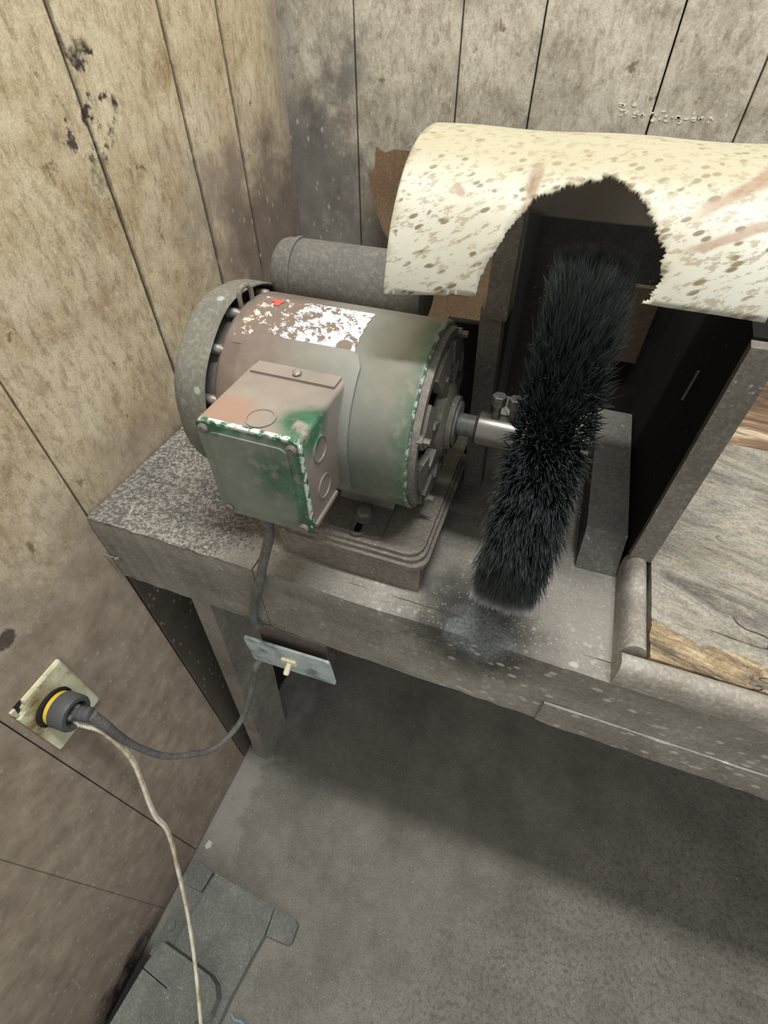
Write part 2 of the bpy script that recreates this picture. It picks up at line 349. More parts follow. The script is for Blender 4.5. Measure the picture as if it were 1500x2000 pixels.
# ------------------------------------------------------------------ helpers
ORG = {}
def link(o, parent=None):
    COL.objects.link(o)
    if parent is not None: o.parent = parent
    return o
def empty(name, loc, label=None, cat=None, group=None):
    o = bpy.data.objects.new(name, None); o.empty_display_size = .02; link(o); o.location = loc; ORG[o] = Vector(loc)
    if label: o['label'] = label; o['category'] = cat
    if group: o['group'] = group
    return o
def obj(name, bm, mat, parent=None, label=None, smooth=None, kind=None, bevel=0, loc=None, cat=None, group=None):
    """bmesh holds world coordinates; the origin becomes that of the parent thing (or loc)"""
    org = ORG[parent] if parent is not None and parent in ORG else Vector(loc or (0, 0, 0))
    if bevel:
        es = [e for e in bm.edges if len(e.link_faces) == 2 and e.calc_face_angle(0) > .6]
        bmesh.ops.bevel(bm, geom=es, offset=bevel, segments=2, affect='EDGES', clamp_overlap=True)
    bmesh.ops.recalc_face_normals(bm, faces=bm.faces)
    bmesh.ops.translate(bm, vec=-org, verts=bm.verts)
    me = bpy.data.meshes.new(name); bm.to_mesh(me); bm.free(); me.materials.append(mat)
    if smooth is not None:
        me.shade_smooth()
        if smooth < 180: me.set_sharp_from_angle(angle=math.radians(smooth))
    o = bpy.data.objects.new(name, me)
    if parent is None: o.location = org
    link(o, parent); ORG[o] = org
    if label: o['label'] = label
    if cat: o['category'] = cat
    if group: o['group'] = group
    if kind: o['kind'] = kind
    return o
def box(bm, x0, x1, y0, y1, z0, z1, mat=None):
    vs = [bm.verts.new((x, y, z)) for x in (x0, x1) for y in (y0, y1) for z in (z0, z1)]
    if mat: 
        for v in vs: v.co = mat @ v.co
    for f in ((0, 1, 3, 2), (4, 6, 7, 5), (0, 4, 5, 1), (2, 3, 7, 6), (0, 2, 6, 4), (1, 5, 7, 3)): bm.faces.new([vs[i] for i in f])
    return vs
def prism(bm, pts, z0, z1, ax='z'):
    """extruded polygon; pts in the two other axes"""
    def P(a, b, c): return {'z': (a, b, c), 'y': (a, c, b), 'x': (c, a, b)}[ax]
    lo = [bm.verts.new(P(a, b, z0)) for a, b in pts]; hi = [bm.verts.new(P(a, b, z1)) for a, b in pts]
    n = len(pts); bm.faces.new(lo); bm.faces.new(hi)
    for i in range(n): bm.faces.new((lo[i], lo[(i + 1) % n], hi[(i + 1) % n], hi[i]))
def frame(d):
    d = Vector(d).normalized(); u = d.orthogonal().normalized(); return u, d.cross(u)
def lathe(bm, c, d, prof, n=48, cap=True, a0=0.):
    """prof = [(t along axis, radius)]; c point, d axis"""
    c = Vector(c); d = Vector(d).normalized(); u, v = frame(d); rings = []
    for t, r in prof:
        rings.append([bm.verts.new(c + d * t + (u * math.cos(a0 + 2 * PI * k / n) + v * math.sin(a0 + 2 * PI * k / n)) * max(r, 1e-5)) for k in range(n)])
    for a, b in zip(rings, rings[1:]):
        for k in range(n): bm.faces.new((a[k], a[(k + 1) % n], b[(k + 1) % n], b[k]))
    if cap: bm.faces.new(rings[0]); bm.faces.new(rings[-1])
def cyl(bm, c, d, r, h, n=24, a0=0.): lathe(bm, c, d, [(0, r), (h, r)], n, True, a0)
def spline(pts, m=8):
    P = [Vector(p) for p in pts]; P = [P[0] * 2 - P[1]] + P + [P[-1] * 2 - P[-2]]; out = []
    for i in range(1, len(P) - 2):
        for k in range(m):
            t = k / m; a, b, c, d = P[i - 1:i + 3]
            out.append(.5 * ((2 * b) + (c - a) * t + (2 * a - 5 * b + 4 * c - d) * t * t + (3 * b - a - 3 * c + d) * t ** 3))
    out.append(P[-2]); return out
def tube(bm, pts, r, n=12, m=8, sm=True):
    P = spline(pts, m) if sm else [Vector(p) for p in pts]
    u = None; rings = []
    for i, p in enumerate(P):
        d = (P[min(i + 1, len(P) - 1)] - P[max(i - 1, 0)]).normalized()
        if u is None: u = d.orthogonal().normalized()
        u = (u - d * u.dot(d)).normalized(); v = d.cross(u); rr = r(i / (len(P) - 1)) if callable(r) else r
        rings.append([bm.verts.new(p + (u * math.cos(2 * PI * k / n) + v * math.sin(2 * PI * k / n)) * rr) for k in range(n)])
    for a, b in zip(rings, rings[1:]):
        for k in range(n): bm.faces.new((a[k], a[(k + 1) % n], b[(k + 1) % n], b[k]))
    bm.faces.new(rings[0]); bm.faces.new(rings[-1])
def rrect(x0, x1, z0, z1, r, n=5):
    out = []
    for cx, cz, a in ((x1 - r, z1 - r, 0), (x0 + r, z1 - r, PI / 2), (x0 + r, z0 + r, PI), (x1 - r, z0 + r, 1.5 * PI)):
        for k in range(n + 1): t = a + PI / 2 * k / n; out.append((cx + r * math.cos(t), cz + r * math.sin(t)))
    return out
NB = bmesh.new
def ngrid(bm, it=1):
    pass
H = .8674; YF = .2385; YB = .820
# ================================================================== the setting
bm = NB(); box(bm, -.05, 3.2, -2.0, .9, -.08, 0.0)
obj('floor', bm, m_floor)['kind'] = 'structure'
bm = NB(); box(bm, -.06, -.012, -2.0, .9, 0, 2.5)
wl = obj('wall_left', bm, m_dark); wl['kind'] = 'structure'
def plank(parent, a0, a1, side, mat):
    bm = NB(); g = .0002 if (side == 'left' and a1 < .2) else .0010; bv = .0007 if g < .001 else .0013
    if side == 'left': box(bm, -.0125, 0, a0 + g, a1 - g, .009, 2.5)
    else: box(bm, a0 + g, a1 - g, YB, YB + .0125, .009, 2.5)
    es = [e for e in bm.edges]
    bmesh.ops.bevel(bm, geom=es, offset=bv, segments=1, affect='EDGES')
    return obj('wall_board', bm, mat, parent)
ys = [-2.0, -1.72, -1.5, -1.3, -1.18, -.98, -.80, -.70, -.50, -.36, -.26, -.062, .043, .2425, .441, .580, .682, .8215]
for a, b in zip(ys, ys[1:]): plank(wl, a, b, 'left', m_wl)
bm = NB(); box(bm, -.06, 3.2, YB + .012, YB + .06, 0, 2.5)
wb = obj('wall_back', bm, m_dark); wb['kind'] = 'structure'
xs = [-.010, .109, .251, .348, .494, .592, .79, .93, 1.13, 1.24, 1.44, 1.6, 1.7, 1.9, 2.04, 2.14, 2.34, 2.54, 2.7, 2.9, 3.2]
for a, b in zip(xs, xs[1:]): plank(wb, a, b, 'back', m_wb)
# white paint dribbles on the back wall
bm = NB()
for i in range(46):
    x = .455 + .11 * random.random() ** 1.2; z = 1.171 + random.gauss(0, .0022) + (.012 * random.random() if x < .475 else 0)
    a = .0008 + .0022 * random.random(); b = .0006 + .0013 * random.random(); k = 7
    prism(bm, [(x + a * math.cos(2 * PI * j / k) * random.uniform(.7, 1.2), z + b * math.sin(2 * PI * j / k)) for j in range(k)], YB - .0006, YB + .0005, 'y')
obj('paint_drips', bm, m_paint, wb, 'small white paint spatters in a row', kind='stuff')
# ================================================================== workbench
wbn = empty('workbench', (0.003, YF, 0), 'grey dust-covered wooden workbench that fills the corner and carries the motor', 'workbench')
def slab(bm, x0, x1, y0, y1, z0, z1, nx=60, amp=.0008):
    """box with lightly uneven long edges"""
    rows = []
    for i in range(nx + 1):
        x = x0 + (x1 - x0) * i / nx; j = [random.uniform(-amp, amp) for _ in range(4)]
        rows.append([bm.verts.new((x, y0 + j[0], z0 + j[1])), bm.verts.new((x, y1, z0)), bm.verts.new((x, y1, z1)), bm.verts.new((x, y0 + j[2], z1 + j[3]))])
    for a, b in zip(rows, rows[1:]):
        for k in range(4): bm.faces.new((a[k], a[(k + 1) % 4], b[(k + 1) % 4], b[k]))
    bm.faces.new(rows[0]); bm.faces.new(rows[-1])
bm = NB(); slab(bm, .003, 1.6, YF + .019, YB - .002, H - .022, H); obj('bench_top', bm, m_bench, wbn)
bm = NB(); slab(bm, .003, .2165, YF, YF + .0185, .756, H + .0006, 20); obj('front_board', bm, m_bench, wbn, bevel=.0012)
bm = NB(); slab(bm, .2180, 1.6, YF - .0005, YF + .0185, .754, H + .0004, 90); obj('front_board', bm, m_bench, wbn, bevel=.0012)
bm = NB(); slab(bm, .53, 1.6, YF - .0026, YF - .0008, .753, .797, 70, .0010); obj('lower_edge_strip', bm, m_bench, wbn, bevel=.001)
# slanted leg board and the rear ones
def leg(xt, xb, y0, y1, wd):
    bm = NB()
    q = [bm.verts.new(p) for p in ((xb, y0, 0), (xb + wd, y0, 0), (xb + wd, y1, 0), (xb, y1, 0), (xt, y0, .845), (xt + wd, y0, .845), (xt + wd, y1, .845), (xt, y1, .845))]
    for f in ((0, 1, 2, 3), (4, 5, 6, 7), (0, 1, 5, 4), (1, 2, 6, 5), (2, 3, 7, 6), (3, 0, 4, 7)): bm.faces.new([q[i] for i in f])
    obj('leg', bm, m_bench, wbn, bevel=.001)
leg(.088, .022, YF + .019, .352, .030)
leg(.03, .03, .72, .80, .035); leg(1.45, 1.45, YF + .03, .36, .035); leg(1.45, 1.45, .72, .80, .035)
bm = NB(); box(bm, .07, 1.5, .765, .785, .70, .845); obj('rear_rail', bm, m_bench, wbn)
# splintered brown board set in the top, behind the weathered one
bm = NB(); slab(bm, .592, 1.6, .588, .80, H, H + .012, 60, .002); obj('splintered_board', bm, m_brown, wbn, 'rough brown splintered board', bevel=.001)
# ------------------------------------------------ weathered board with rounded edging
wt = empty('worn_tabletop', (.592, .247, H), 'thick weathered grey plywood work surface with rounded edging, right of the brush wheel', 'tabletop')
bm = NB()
NX, NY = 110, 44; X0, X1, Y0, Y1 = .5925, 1.6, .2575, .586; ztop = H + .029
gv = []
for i in range(NX + 1):
    col = []
    for j in range(NY + 1):
        u = (i / NX) ** 1.4; v = (j / NY) ** 1.3; x = X0 + (X1 - X0) * u; y = Y0 + (Y1 - Y0) * v
        s = y - .9 * 0 - (.292 + .010 * math.sin(x * 37) + .008 * math.sin(x * 91 + 1) - .22 * (x - .6))
        dz = -.0035 if s < 0 else 0.0
        dz += .0007 * math.sin(x * 60 + y * 170) * math.sin(y * 90 - x * 22)
        if s < 0: dz -= .0012 * (math.sin(y * 900 + x * 60) > .1)
        col.append(bm.verts.new((x, y, ztop + dz)))
    gv.append(col)
for i in range(NX):
    for j in range(NY): bm.faces.new((gv[i][j], gv[i + 1][j], gv[i + 1][j + 1], gv[i][j + 1]))
ring = [gv[i][0] for i in range(NX + 1)] + [gv[NX][j] for j in range(1, NY + 1)] + [gv[i][NY] for i in range(NX - 1, -1, -1)] + [gv[0][j] for j in range(NY - 1, 0, -1)]
low = [bm.verts.new((v.co.x, v.co.y, H + .0008)) for v in ring]
for k in range(len(ring)): bm.faces.new((ring[k], ring[(k + 1) % len(ring)], low[(k + 1) % len(ring)], low[k]))
bm.faces.new(low)
obj('board', bm, m_weath, wt)
def mould(bm, p0, p1, wdir, wd, h, n=10, amp=.0004):
    """half-round moulding from p0 to p1; wdir = sideways unit vector, flat foot, rounded top"""
    p0, p1, wdir = Vector(p0), Vector(p1), Vector(wdir); st = 30; rows = []
    for i in range(st + 1):
        p = p0.lerp(p1, i / st); r = []
        for k in range(n + 1):
            a = PI * k / n; r.append(bm.verts.new(p + wdir * (wd / 2 - wd / 2 * math.copysign(abs(math.cos(a)) ** .75, math.cos(a))) + Vector((0, 0, h * (.25 + .75 * math.sin(a) ** .8) if 0 < k < n else 0)) + Vector((0, 0, random.uniform(-amp, amp)))))
        rows.append(r)
    for a, b in zip(rows, rows[1:]):
        for k in range(n): bm.faces.new((a[k], a[k + 1], b[k + 1], b[k]))
        bm.faces.new((a[n], a[0], b[0], b[n]))
    bm.faces.new(rows[0]); bm.faces.new(rows[-1])
bm = NB(); mould(bm, (.5695, .2590, H + .0005), (.5695, .3660, H + .0005), (1, 0, 0), .0215, .0335)
obj('side_moulding', bm, m_mold, wt, smooth=50)
bm = NB(); mould(bm, (.5690, .2372, H + .0006), (1.6, .2372, H + .0006), (0, 1, 0), .0208, .0290)
obj('front_moulding', bm, m_mold, wt, smooth=50)
# a half-buried washer showing at the worn edge
bm = NB(); lathe(bm, (.674, .2605, H + .0235), (0, -.75, .66), [(0, .0030), (0, .0070), (.0015, .0070), (.0015, .0030), (0, .0030)], 24, False)
obj('washer', bm, m_steel, wt)
# ================================================================== motor base board
mb = empty('motor_base_board', (.310, .38, H), 'square wooden block under the green motor, lying on the bench', 'wood block')
bm = NB(); prism(bm, [(.236, .272), (.386, .270), (.3835, .490), (.236, .488)], H + .0005, H + .036)
obj('block', bm, m_base, mb, bevel=.0012)
# ================================================================== electric motor
AX, AY, AZ, R0 = .29, .355, H + .147, .0825
mo = empty('electric_motor', (AX, AY, H + .036), 'dusty green electric motor with square junction box and flaked white label', 'motor')
# stepped sheet-steel mounting plates with rounded corners
for k, (dx, z0, z1) in enumerate(((0, .0363, .0415), (.0035, .0415, .0465), (.0065, .0465, .0512))):
    bm = NB(); prism(bm, rrect(.238 + dx, .3915 - dx, .2665 + dx, .448 - dx, .016), H + z0, H + z1)
    obj('mounting_plate', bm, m_base, mo, bevel=.0012)
# body
bm = NB()
lathe(bm, (0, AY, AZ), (1, 0, 0), [(.1935, .0), (.1935, .074), (.196, .0795), (.199, R0 - .0010), (.201, R0), (.3635, R0), (.3645, R0 + .0007), (.3665, R0 + .0007), (.368, R0 - .0008), (.368, .0)], 96, False)
body = obj('body', bm, m_body, mo, smooth=35)
# curved flaked label on the shell
bm = NB(); rows = []
nx, nt = 26, 20
for i in range(nx + 1):
    x = .206 + (.3095 - .206) * i / nx; r = []
    for j in range(nt + 1):
        t = math.radians(55 + (96 - 55) * j / nt - (1.5 if i == nx else 0) * math.sin(j * 2.3) * 0); rr = R0 + .0004
        r.append(bm.verts.new((x + .0006 * math.sin(j * 2.1) * (i == nx), AY - rr * math.cos(t), AZ + rr * math.sin(t))))
    rows.append(r)
for a, b in zip(rows, rows[1:]):
    for k in range(nt): bm.faces.new((a[k], a[k + 1], b[k + 1], b[k]))
lab = obj('nameplate', bm, m_label, mo, 'flaked white and brown label', smooth=180)
bm = NB()
for (t0, t1, xa, xb) in ((86, 89.5, .2235, .2290), (89.5, 93, .2200, .2300)):
    r_ = []
    for x in (xa, xb):
        r_.append([bm.verts.new((x, AY - (R0 + .0009) * math.cos(math.radians(t)), AZ + (R0 + .0009) * math.sin(math.radians(t)))) for t in (t0, (t0 + t1) / 2, t1)])
    for k in range(2): bm.faces.new((r_[0][k], r_[0][k + 1], r_[1][k + 1], r_[1][k]))
obj('red_mark', bm, m_red, lab, 'small red mark')
# rear end bell, screws and lugs behind the fan cover
bm = NB(); lathe(bm, (0, AY, AZ), (1, 0, 0), [(.172, .0), (.172, .060), (.178, .071), (.1925, .0745), (.193, .0)], 72, False)
eb = obj('rear_end_bell', bm, m_bell, mo, smooth=35)
for a in (20, 50, 76, 112, 150, 200, 240, 290, 335):
    t = math.radians(a); bm = NB(); c = Vector((.187, AY - .0795 * math.cos(t), AZ + .0795 * math.sin(t)))
    lathe(bm, c, (1, 0, 0), [(0, .0042), (.010, .0042), (.012, .0026), (.014, .0026)], 12)
    obj('screw', bm, m_bolt, eb, smooth=40)
# lifting lug / loop bracket near the top
bm = NB(); t = math.radians(86)
tube(bm, [(.196, AY - .079 * math.cos(t) - .006, AZ + .078), (.197, AY - .079 * math.cos(t) - .006, AZ + .091), (.199, AY - .079 * math.cos(t), AZ + .0955), (.200, AY - .079 * math.cos(t) + .006, AZ + .091), (.200, AY - .079 * math.cos(t) + .006, AZ + .078)], .0022, 8, 5)
obj('loop_bracket', bm, m_bell, eb, smooth=60)
# fan cover
bm = NB()
RF = .0895
lathe(bm, (0, AY, AZ), (1, 0, 0), [(.1545, .0), (.1545, .030), (.1550, .064), (.1575, .078), (.1620, .0855), (.1680, RF - .001), (.174, RF), (.1935, RF), (.1945, RF - .0008), (.1935, RF - .0022), (.174, RF - .0022), (.168, .085), (.161, .077), (.158, .064), (.1575, .030), (.1575, 0)], 96, False)
# hand dents
for v in bm.verts:
    a = math.atan2(v.co.z - AZ, v.co.y - AY); d = .0012 * math.sin(a * 5 + 1) * math.sin(a * 3)
    v.co.y += d * math.cos(a); v.co.z += d * math.sin(a)
fc = obj('fan_cover', bm, m_fan, mo, 'round grey dusty fan cover', smooth=35)
for k in range(12):
    bm = NB(); cc = Matrix.Translation((0, AY, AZ)) @ Matrix.Rotation(2 * PI * k / 12, 4, 'X'); box(bm, .1537, .1545, -.003, .003, .030, .056, cc)
    obj('vent_slot', bm, m_dark, fc)
bm = NB(); lathe(bm, (.160, AY, AZ), (1, 0, 0), [(0, .012), (.010, .012)], 20)
for k in range(7):
    cc = Matrix.Translation((0, AY, AZ)) @ Matrix.Rotation(2 * PI * k / 7, 4, 'X') @ Matrix.Rotation(.0, 4, 'Z'); box(bm, .160, .170, -.0012, .0012, .010, .068, cc)
obj('fan', bm, m_blk, mo)
# drive end bell: outer ring, dark recess, ribs, hub
bm = NB(); lathe(bm, (0, AY, AZ), (1, 0, 0), [(.367, .0), (.367, .0795), (.3735, .0775), (.3735, .0700), (.3700, .0690), (.3700, 0)], 72, False)
de = obj('drive_end_bell', bm, m_bell, mo, smooth=30)
bm = NB(); lathe(bm, (0, AY, AZ), (1, 0, 0), [(.3701, .068), (.3706, .068), (.3706, .030), (.3701, .030)], 48, False); obj('dark_recess', bm, m_dark, de)
for k in range(8):
    a = 2 * PI * (k + .35) / 8
    # wedge of cast ring between the dark gaps
    bm = NB(); n = 8; lo = []
    for s in (0, 1):
        for i in range(n + 1):
            t = a - .26 + .52 * i / n
            for rr in (.050, .0690): lo.append((rr, t, s))
    def V(rr, t, s): return bm.verts.new((.3706 + (.0075 if s else 0) - (0.0 if rr < .06 else .002) * s, AY + rr * math.cos(t), AZ + rr * math.sin(t)))
    vs = [[[V(rr, a - .26 + .52 * i / n, s) for rr in (.050, .0690)] for i in range(n + 1)] for s in (0, 1)]
    for i in range(n):
        for s in (0, 1): bm.faces.new((vs[s][i][0], vs[s][i][1], vs[s][i + 1][1], vs[s][i + 1][0]))
        for q in (0, 1): bm.faces.new((vs[0][i][q], vs[0][i + 1][q], vs[1][i + 1][q], vs[1][i][q]))
    for i in (0, n): bm.faces.new((vs[0][i][0], vs[0][i][1], vs[1][i][1], vs[1][i][0]))
    obj('casting_segment', bm, m_bell, de, bevel=.0008)
    bm = NB(); cc = Matrix.Translation((0, AY, AZ)) @ Matrix.Rotation(a, 4, 'X'); box(bm, .3706, .3795, .028, .052, -.0028, .0028, cc)
    obj('rib', bm, m_bell, de, bevel=.0008)
bm = NB(); lathe(bm, (0, AY, AZ), (1, 0, 0), [(.370, .034), (.380, .034), (.382, .030), (.383, .024), (.3875, .0235), (.3875, 0)], 48, False)
hub = obj('hub', bm, m_bell, de, smooth=30)
bm = NB(); lathe(bm, (0, AY, AZ), (1, 0, 0), [(.3878, .0195), (.3898, .0195), (.3898, .008), (.3878, .008), (.3878, .0195)], 40, False); obj('washer', bm, m_arb, de, smooth=30)
for a in (22, 118, 202, 298):
    t = math.radians(a); bm = NB(); lathe(bm, (.3735, AY - .0735 * math.cos(t), AZ + .0735 * math.sin(t)), (1, 0, 0), [(-.002, .0048), (.003, .0048), (.0032, .0030), (.0085, .0028)], 6)
    obj('through_bolt', bm, m_bolt, de)
# capacitor cover on the rear of the shell
CY, CZ = .4275, AZ + .0775
bm = NB(); lathe(bm, (0, CY, CZ), (1, 0, 0), [(.1870, .0), (.1875, .016), (.1895, .023), (.1940, .0285), (.1990, .0302), (.2060, .0305), (.3200, .0305), (.3280, .0295), (.3340, .026), (.3365, .018), (.3370, 0)], 48, False)
cp = obj('capacitor_housing', bm, m_cap, mo, 'black dust-covered capacitor housing', smooth=40)
bm = NB(); box(bm, .196, .330, CY - .034, CY + .014, CZ - .030, CZ - .010); obj('capacitor_foot', bm, m_cap, cp, bevel=.004)
bm = NB(); lathe(bm, (0, CY, CZ), (1, 0, 0), [(.2080, .0300), (.2080, .0318), (.2125, .0318), (.2125, .0300)], 48, False); obj('clamp_band', bm, m_cap, cp, smooth=30)
# junction box
bm = NB(); rr_ = R0 + .0022; pts = rrect(.2165, .3190, -44.0, 63.0, 0.0001, 1); a_, b_ = .2165, .3190
outl = []
for (cx_, ct_, a0_) in ((b_ - .012, 54.0, 0), (a_ + .012, 54.0, PI / 2), (a_ + .012, -20.0, PI), (b_ - .012, -20.0, 1.5 * PI)):
    for k in range(6): t = a0_ + PI / 2 * k / 5; outl.append((cx_ + .012 * math.cos(t), ct_ + 8.3 * math.sin(t)))
cols_ = []
for i in range(25):
    x = a_ + (b_ - a_) * i / 24
    e = max(0.0, .012 - min(x - a_, b_ - x)); dt = 8.3 * (1 - math.sqrt(max(0, 1 - (e / .012) ** 2)))
    r_ = []
    for j in range(19):
        t = math.radians((-28.3 + dt) + (90.6 - 2 * dt) * j / 18)
        r_.append([bm.verts.new((x, AY - q * math.cos(t), AZ + q * math.sin(t))) for q in (R0 - .002, rr_)])
    cols_.append(r_)
for i in range(24):
    for j in range(18):
        for q in (0, 1): bm.faces.new((cols_[i][j][q], cols_[i + 1][j][q], cols_[i + 1][j + 1][q], cols_[i][j + 1][q]))
    for j in (0, 18): bm.faces.new((cols_[i][j][0], cols_[i + 1][j][0], cols_[i + 1][j][1], cols_[i][j][1]))
for i in (0, 24):
    for j in range(18): bm.faces.new((cols_[i][j][0], cols_[i][j + 1][0], cols_[i][j + 1][1], cols_[i][j][1]))
pad = obj('box_saddle', bm, m_body, mo, smooth=35)
bm = NB()
x0, x1, z0, z1 = .2305, .3108, .9885, 1.0745; yb_, yf_ = .3040, .2185
prism(bm, rrect(x0, x1, z0, z1, .003, 3), yf_, yb_, 'y')
jb = obj('junction_box', bm, m_box, mo, smooth=40)
bm = NB(); prism(bm, rrect(.2325, .3125, .9865, 1.0772, .006, 5), .2150, .2190, 'y')
cv = obj('box_cover', bm, m_cover, jb, 'green paint showing at the edges, with pale glints painted in', bevel=.0012)
bm = NB(); prism(bm, rrect(.2405, .3030, .9955, 1.0690, .007, 5), .2138, .2152, 'y'); obj('pressed_panel', bm, m_cover, cv, bevel=.0012)
for (sx, sz) in ((.2385, 1.0705), (.3065, 1.0700), (.2390, .9920), (.3055, .9925)):
    bm = NB(); lathe(bm, (sx, .2152, sz), (0, -1, 0), [(0, .0040), (.0016, .0040), (.0028, .0026), (.0028, 0)], 16)
    obj('screw', bm, m_bolt, cv, smooth=40)
def ring_disc(c, d, r, mat, parent, name='knockout'):
    bm = NB(); lathe(bm, c, d, [(0, r), (.0011, r), (.0011, r - .0011), (.0002, r - .0013), (.0002, 0)], 32, False); obj(name, bm, mat, parent, smooth=30)
ring_disc((.2740, .2330, 1.0745), (0, 0, 1), .0108, m_box, jb)
ring_disc((.3108, .2440, 1.050), (1, 0, 0), .0105, m_box, jb)
ring_disc((.3108, .2440, 1.013), (1, 0, 0), .0105, m_box, jb)
bm = NB(); box(bm, .236, .307, .283, .3020, 1.0740, 1.0768); obj('top_lip', bm, m_box, jb, bevel=.001)
bm = NB(); lathe(bm, (.2740, .2890, 1.0768), (0, -.3, 1), [(0, .0036), (.0030, .0036), (.0036, .0022), (.0036, 0)], 6); obj('screw', bm, m_bolt, jb)
bm = NB(); box(bm, .3108, .3128, .222, .262, .9880, .9915); obj('bottom_lip', bm, m_box, jb)
# cradle foot: two pressed feet and the bolts
for (yy0, yy1, nm) in ((.282, .322, 0), (.398, .436, 1)):
    bm = NB(); zt = H + .0550
    prism(bm, [(.285, yy0), (.292, yy0 - .003), (.336, yy0 - .003), (.343, yy0), (.343, yy1), (.285, yy1)], H + .0514, zt)
    s = 1 if nm == 0 else -1
    ym_ = yy1 if nm == 0 else yy0
    q = [bm.verts.new(p) for p in ((.285, ym_, H + .0514), (.343, ym_, H + .0514), (.343, ym_ + s * .016, AZ - .0760), (.285, ym_ + s * .016, AZ - .0760), (.285, ym_ - s * .003, zt), (.343, ym_ - s * .003, zt), (.343, ym_ + s * .010, AZ - .0740), (.285, ym_ + s * .010, AZ - .0740))]
    for f in ((0, 1, 2, 3), (4, 5, 6, 7), (0, 1, 5, 4), (1, 2, 6, 5), (2, 3, 7, 6), (3, 0, 4, 7)): bm.faces.new([q[i] for i in f])
    obj('foot', bm, m_steel, mo, bevel=.0008)
for (bx_, by_) in ((.3185, .302), (.3185, .417)):
    bm = NB(); lathe(bm, (bx_, by_, H + .0552), (0, 0, 1), [(0, .0115), (.0016, .0115), (.0018, .0085), (.0028, .0092), (.0035, .0092), (.0036, .0072), (.0088, .0068), (.0096, .005), (.0096, 0)], 24)
    obj('foot_bolt', bm, m_steel, mo, smooth=35)
bm = NB(); prism(bm, [(.3185 + .0035 * math.cos(t) , .287 + (.0035 * math.sin(t)) + (.006 if math.sin(t) > 0 else -.004)) for t in [2 * PI * k / 16 for k in range(16)]], H + .0551, H + .0553)
obj('bolt_slot', bm, m_dark, mo)
bm = NB(); pts = []
for k in range(17):
    t = PI + PI * k / 16; pts.append((.3185 + .0095 * math.cos(t), .286 + .0095 * math.sin(t), H + .0556))
tube(bm, [(.328, .300, H + .0556)][::-1] + pts[::-1] + [(.309, .300, H + .0556)], .0009, 6, 2); obj('slot_rim', bm, m_steel, mo, smooth=60)
# cord grip under the box
bm = NB(); lathe(bm, (.250, .247, .989), (0, -.15, -1), [(0, .0085), (.010, .0085), (.011, .0065), (.018, .006)], 16); obj('cord_grip', bm, m_steel, mo, smooth=35)
# ================================================================== brush wheel on its arbor
bw = empty('brush_wheel', (.463, AY, AZ), 'large round black bristle brush wheel on a bright steel arbor', 'brush')
bm = NB(); lathe(bm, (0, AY, AZ), (1, 0, 0), [(.3885, .0), (.3885, .0098), (.4075, .0098), (.4080, 0)], 32, False); obj('shaft', bm, m_arb, bw, smooth=40)
bm = NB(); lathe(bm, (0, AY, AZ), (1, 0, 0), [(.4050, .0), (.4050, .0125), (.4075, .0150), (.4480, .0150), (.4500, .013), (.4500, 0)], 40, False); obj('arbor_sleeve', bm, m_chrome, bw, smooth=40)
for x in (.4205, .4340):
    bm = NB(); lathe(bm, (x, AY, AZ + .012), (0, 0, 1), [(0, .0032), (.0150, .0032), (.0150, .0062), (.0235, .0062), (.0240, .0050), (.0240, 0)], 6, True, .3)
    obj('set_screw', bm, m_arb, bw)
bm = NB(); lathe(bm, (0, AY, AZ), (1, 0, 0), [(.4495, .0), (.4495, .030), (.4530, .032), (.4740, .032), (.4770, .030), (.4770, 0)], 40, False); obj('flange', bm, m_core, bw, smooth=40)
bm = NB(); lathe(bm, (0, AY, AZ), (1, 0, 0), [(.4770, .0), (.4770, .0120), (.4850, .0120), (.4850, .0062), (.4990, .0056), (.5000, .0045), (.5000, 0)], 20, False); obj('threaded_end', bm, m_chrome, bw, smooth=30)
bm = NB(); prof = [(.4570, .028), (.4500, .07), (.4480, .106), (.4500, .118), (.4620, .124), (.4740, .118), (.4770, .106), (.4750, .07), (.4690, .028)]
lathe(bm, (0, AY, AZ), (1, 0, 0), prof, 64, False); obj('wheel_core', bm, m_core, bw, smooth=60)
